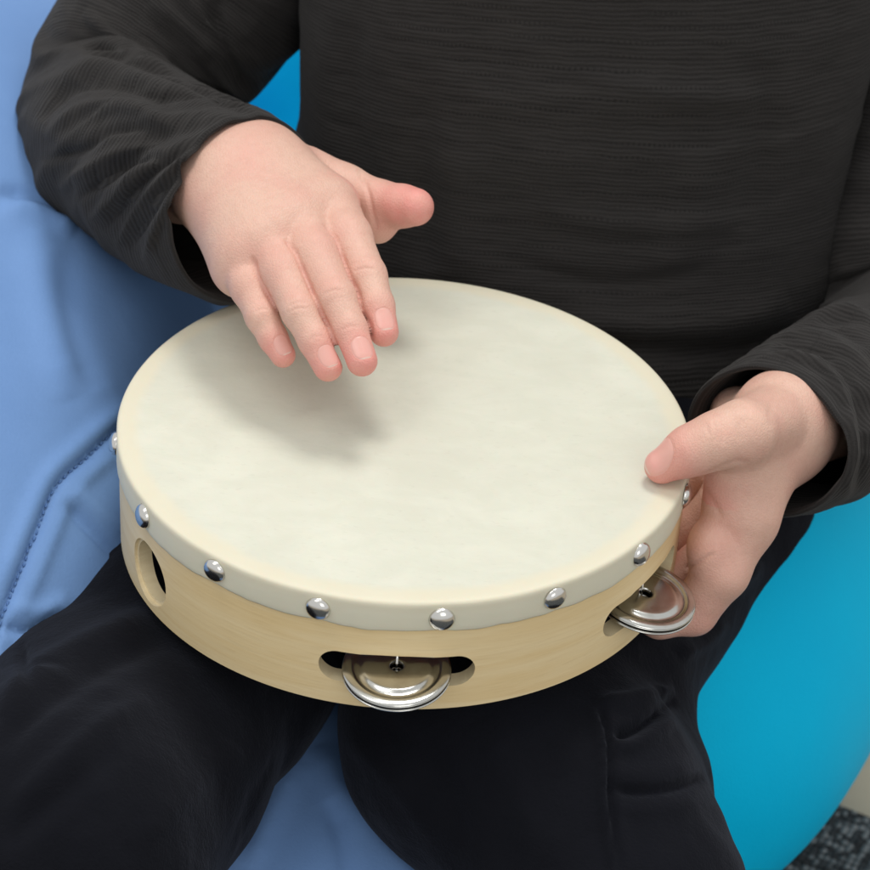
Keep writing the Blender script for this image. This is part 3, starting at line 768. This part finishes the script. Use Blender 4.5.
# the rest of the body, coarser, worn under the clothes
def sdf_body(p):
    sh_r, sh_l = w(.0, .235, .185), w(.13, .235, .185)
    er, el = PY(88, 112, .195), PY(948, 322, .165)
    d = ellipsoid(p, w(.062, .215, .06), np.array([.085, .062, .17]))
    d = smin(d, cone(p, sh_r, sh_l, .026, .026), .02)
    d = smin(d, cone(p, w(.06, .235, .20), w(.06, .235, .235), .033, .030), .02)
    for st, a, k in ((SL_R, pr, 7), (SL_L, pl, 7)):
        d = smin(d, chain(p, [(q[0], .024) for q in st[:k]]+[(a[0], .0215)], .008), .008)
    d = smin(d, ellipsoid(p, w(.05, .20, -.10), np.array([.095, .075, .06])), .04)
    for q in LEGS: d = smin(d, chain(p, [(np.array(b), r*.72) for b, r in q], .01), .02)
    return d
def coarse():
    lo, hi = bounds([w(-.30, -.26, -.36), w(.34, .31, .34)], .0)
    g = lambda p: np.maximum(np.maximum(sdf_body(p), np.where(((p-pr[0])@pr[1] > -.001) & (np.linalg.norm(p-pr[0], axis=1) < .07), (p-pr[0])@pr[1]+.004, -1)),
                             np.where(((p-pl[0])@pl[1] > -.001) & (np.linalg.norm(p-pl[0], axis=1) < .07), (p-pl[0])@pl[1]+.004, -1))
    return surface_nets(g, lo, hi, .006)
vb, fb = coarse(); vb = relax(vb, fb, 2)
def strip_cap(v, f, plane):
    c, n = plane; near = np.linalg.norm(v-c, axis=1) < .05; cap = near & ((v-c)@n > -.0085)
    return f[~cap[f].any(1)]
fb = strip_cap(vb, fb, pr); fb = strip_cap(vb, fb, pl)
def all_loops(f):
    cnt = set()
    for q in f.tolist():
        for i in range(4): cnt.add((q[i], q[(i+1) % 4]))
    nxt = {a: b for a, b in cnt if (b, a) not in cnt}; loops = []
    while nxt:
        s = next(iter(nxt)); lp = [s]; x = nxt.pop(s)
        while x != s and x in nxt: lp.append(x); x = nxt.pop(x)
        loops.append(lp)
    return loops
LB = all_loops(fb)
def nearest_loop(c): return min((l for l in LB if len(l) > 8), key=lambda l: np.linalg.norm(vb[l].mean(0)-c))
lbr, lbl = nearest_loop(pr[0]), nearest_loop(pl[0])
V = np.concatenate([vb, vr, vl]); o1, o2 = len(vb), len(vb)+len(vr)
def zipper(la, lb, plane):
    """stitch two closed loops (opposite winding) with triangles, going round by angle"""
    c, n = plane; e1 = np.cross(n, [0, 0, 1.]); e1 /= np.linalg.norm(e1); e2 = np.cross(n, e1)
    an = lambda l: np.arctan2((V[l]-c)@e2, (V[l]-c)@e1)
    def order(l):
        a = an(l); i = np.argsort(a); return [l[k] for k in i], a[i]
    a, aa = order(la); b, bb = order(lb); i = j = 0; tri = []
    while i < len(a) or j < len(b):
        ta = aa[i] if i < len(a) else 9; tb = bb[j] if j < len(b) else 9
        if ta <= tb: tri.append((a[i % len(a)], a[(i+1) % len(a)], b[j % len(b)])); i += 1
        else: tri.append((a[i % len(a)], b[(j+1) % len(b)], b[j % len(b)])); j += 1
    return tri
tri = zipper([x+o1 for x in lr], lbr, pr)+zipper([x+o2 for x in ll], lbl, pl)
faces = fb.tolist()+(fr+o1).tolist()+(fl+o2).tolist()+tri
zb = np.zeros(len(vb)); nb = np.tile(np.array([5., 5., -1.]), (len(vb), 1))
used = np.zeros(len(V), bool)
for q in faces: used[list(q)] = True
rm = np.cumsum(used)-1
faces = [tuple(int(rm[i]) for i in q) for q in faces]
body = mesh_obj('person', V[used], faces, M['skin'], attrs={'red': np.concatenate([zb, attr_r[0], attr_l[0]])[used], 'nail': np.concatenate([nb, attr_r[1], attr_l[1]])[used]})
tag(body, 'seated child in charcoal long-sleeved top and black trousers, tapping and gripping a tambourine', 'person')
for o in CLOTHES: o.parent = body

# ------------------------------------------------------------------ floor, light, camera
def flat(name, x0, x1, y0, y1, z, mat, rot=0, th=None):
    c, s = math.cos(rot), math.sin(rot)
    q = [(x0, y0), (x1, y0), (x1, y1), (x0, y1)]
    v = [(x*c-y*s, x*s+y*c, zz) for zz in ((z,) if th is None else (z, z+th)) for x, y in q]
    f = [(0, 1, 2, 3)] if th is None else [(3, 2, 1, 0), (4, 5, 6, 7)]+[(i, (i+1) % 4, 4+(i+1) % 4, 4+i) for i in range(4)]
    return mesh_obj(name, np.array(v), f, mat, smooth=False)
tag(flat('floor', -4, 4, -3, 5, -.006, M['floor']), kind='structure')
tag(flat('carpet', -1.6, .9, -1.5, .273, -.002, M['carpet'], rot=R(-33), th=.006), 'speckled grey and black carpet lying on the beige floor under the bags', 'carpet')

W = bpy.data.worlds.new('World'); S.world = W; W.use_nodes = True
bg = W.node_tree.nodes['Background']; bg.inputs[0].default_value = (.97, .985, 1.0, 1); bg.inputs[1].default_value = .75
def panel(name, loc, aim, sx, sy, power, col):
    l = bpy.data.lights.new(name, 'AREA'); l.shape = 'RECTANGLE'; l.size = sx; l.size_y = sy; l.energy = power; l.color = col
    o = bpy.data.objects.new(name, l); COL.objects.link(o); o.location = loc
    o.rotation_euler = (Vector(aim)-Vector(loc)).to_track_quat('-Z', 'Y').to_euler(); return o
panel('ceiling_light', (.32, .72, 2.55), (0, .0, .35), .62, .62, 24, (1, .985, .96))
panel('ceiling_light', (-.75, -.35, 2.5), (-.2, 0, .3), .6, 1.2, 10, (1, .985, .96))
panel('front_fill_light', (.6, -2.2, 1.7), (0, 0, .35), 1.3, 1.1, 9, (1, .99, .97))  # added fill from behind the camera to brighten upright faces, no known window

cd = bpy.data.cameras.new('camera'); cam = bpy.data.objects.new('camera', cd); COL.objects.link(cam); S.camera = cam
cam.location = CAM; cam.rotation_euler = (math.pi/2-TH, 0, 0)
cd.sensor_width = 36; cd.sensor_fit = 'HORIZONTAL'; cd.lens = 36*FPX/870; cd.clip_start = .05; cd.clip_end = 50
cd.dof.use_dof = True; cd.dof.focus_distance = .86; cd.dof.aperture_fstop = 20
S.view_settings.view_transform = 'Standard'; S.view_settings.look = 'None'; S.view_settings.exposure = 0; S.view_settings.gamma = 1
S.render.resolution_x = S.render.resolution_y = 1024
S.cycles.use_denoising = True
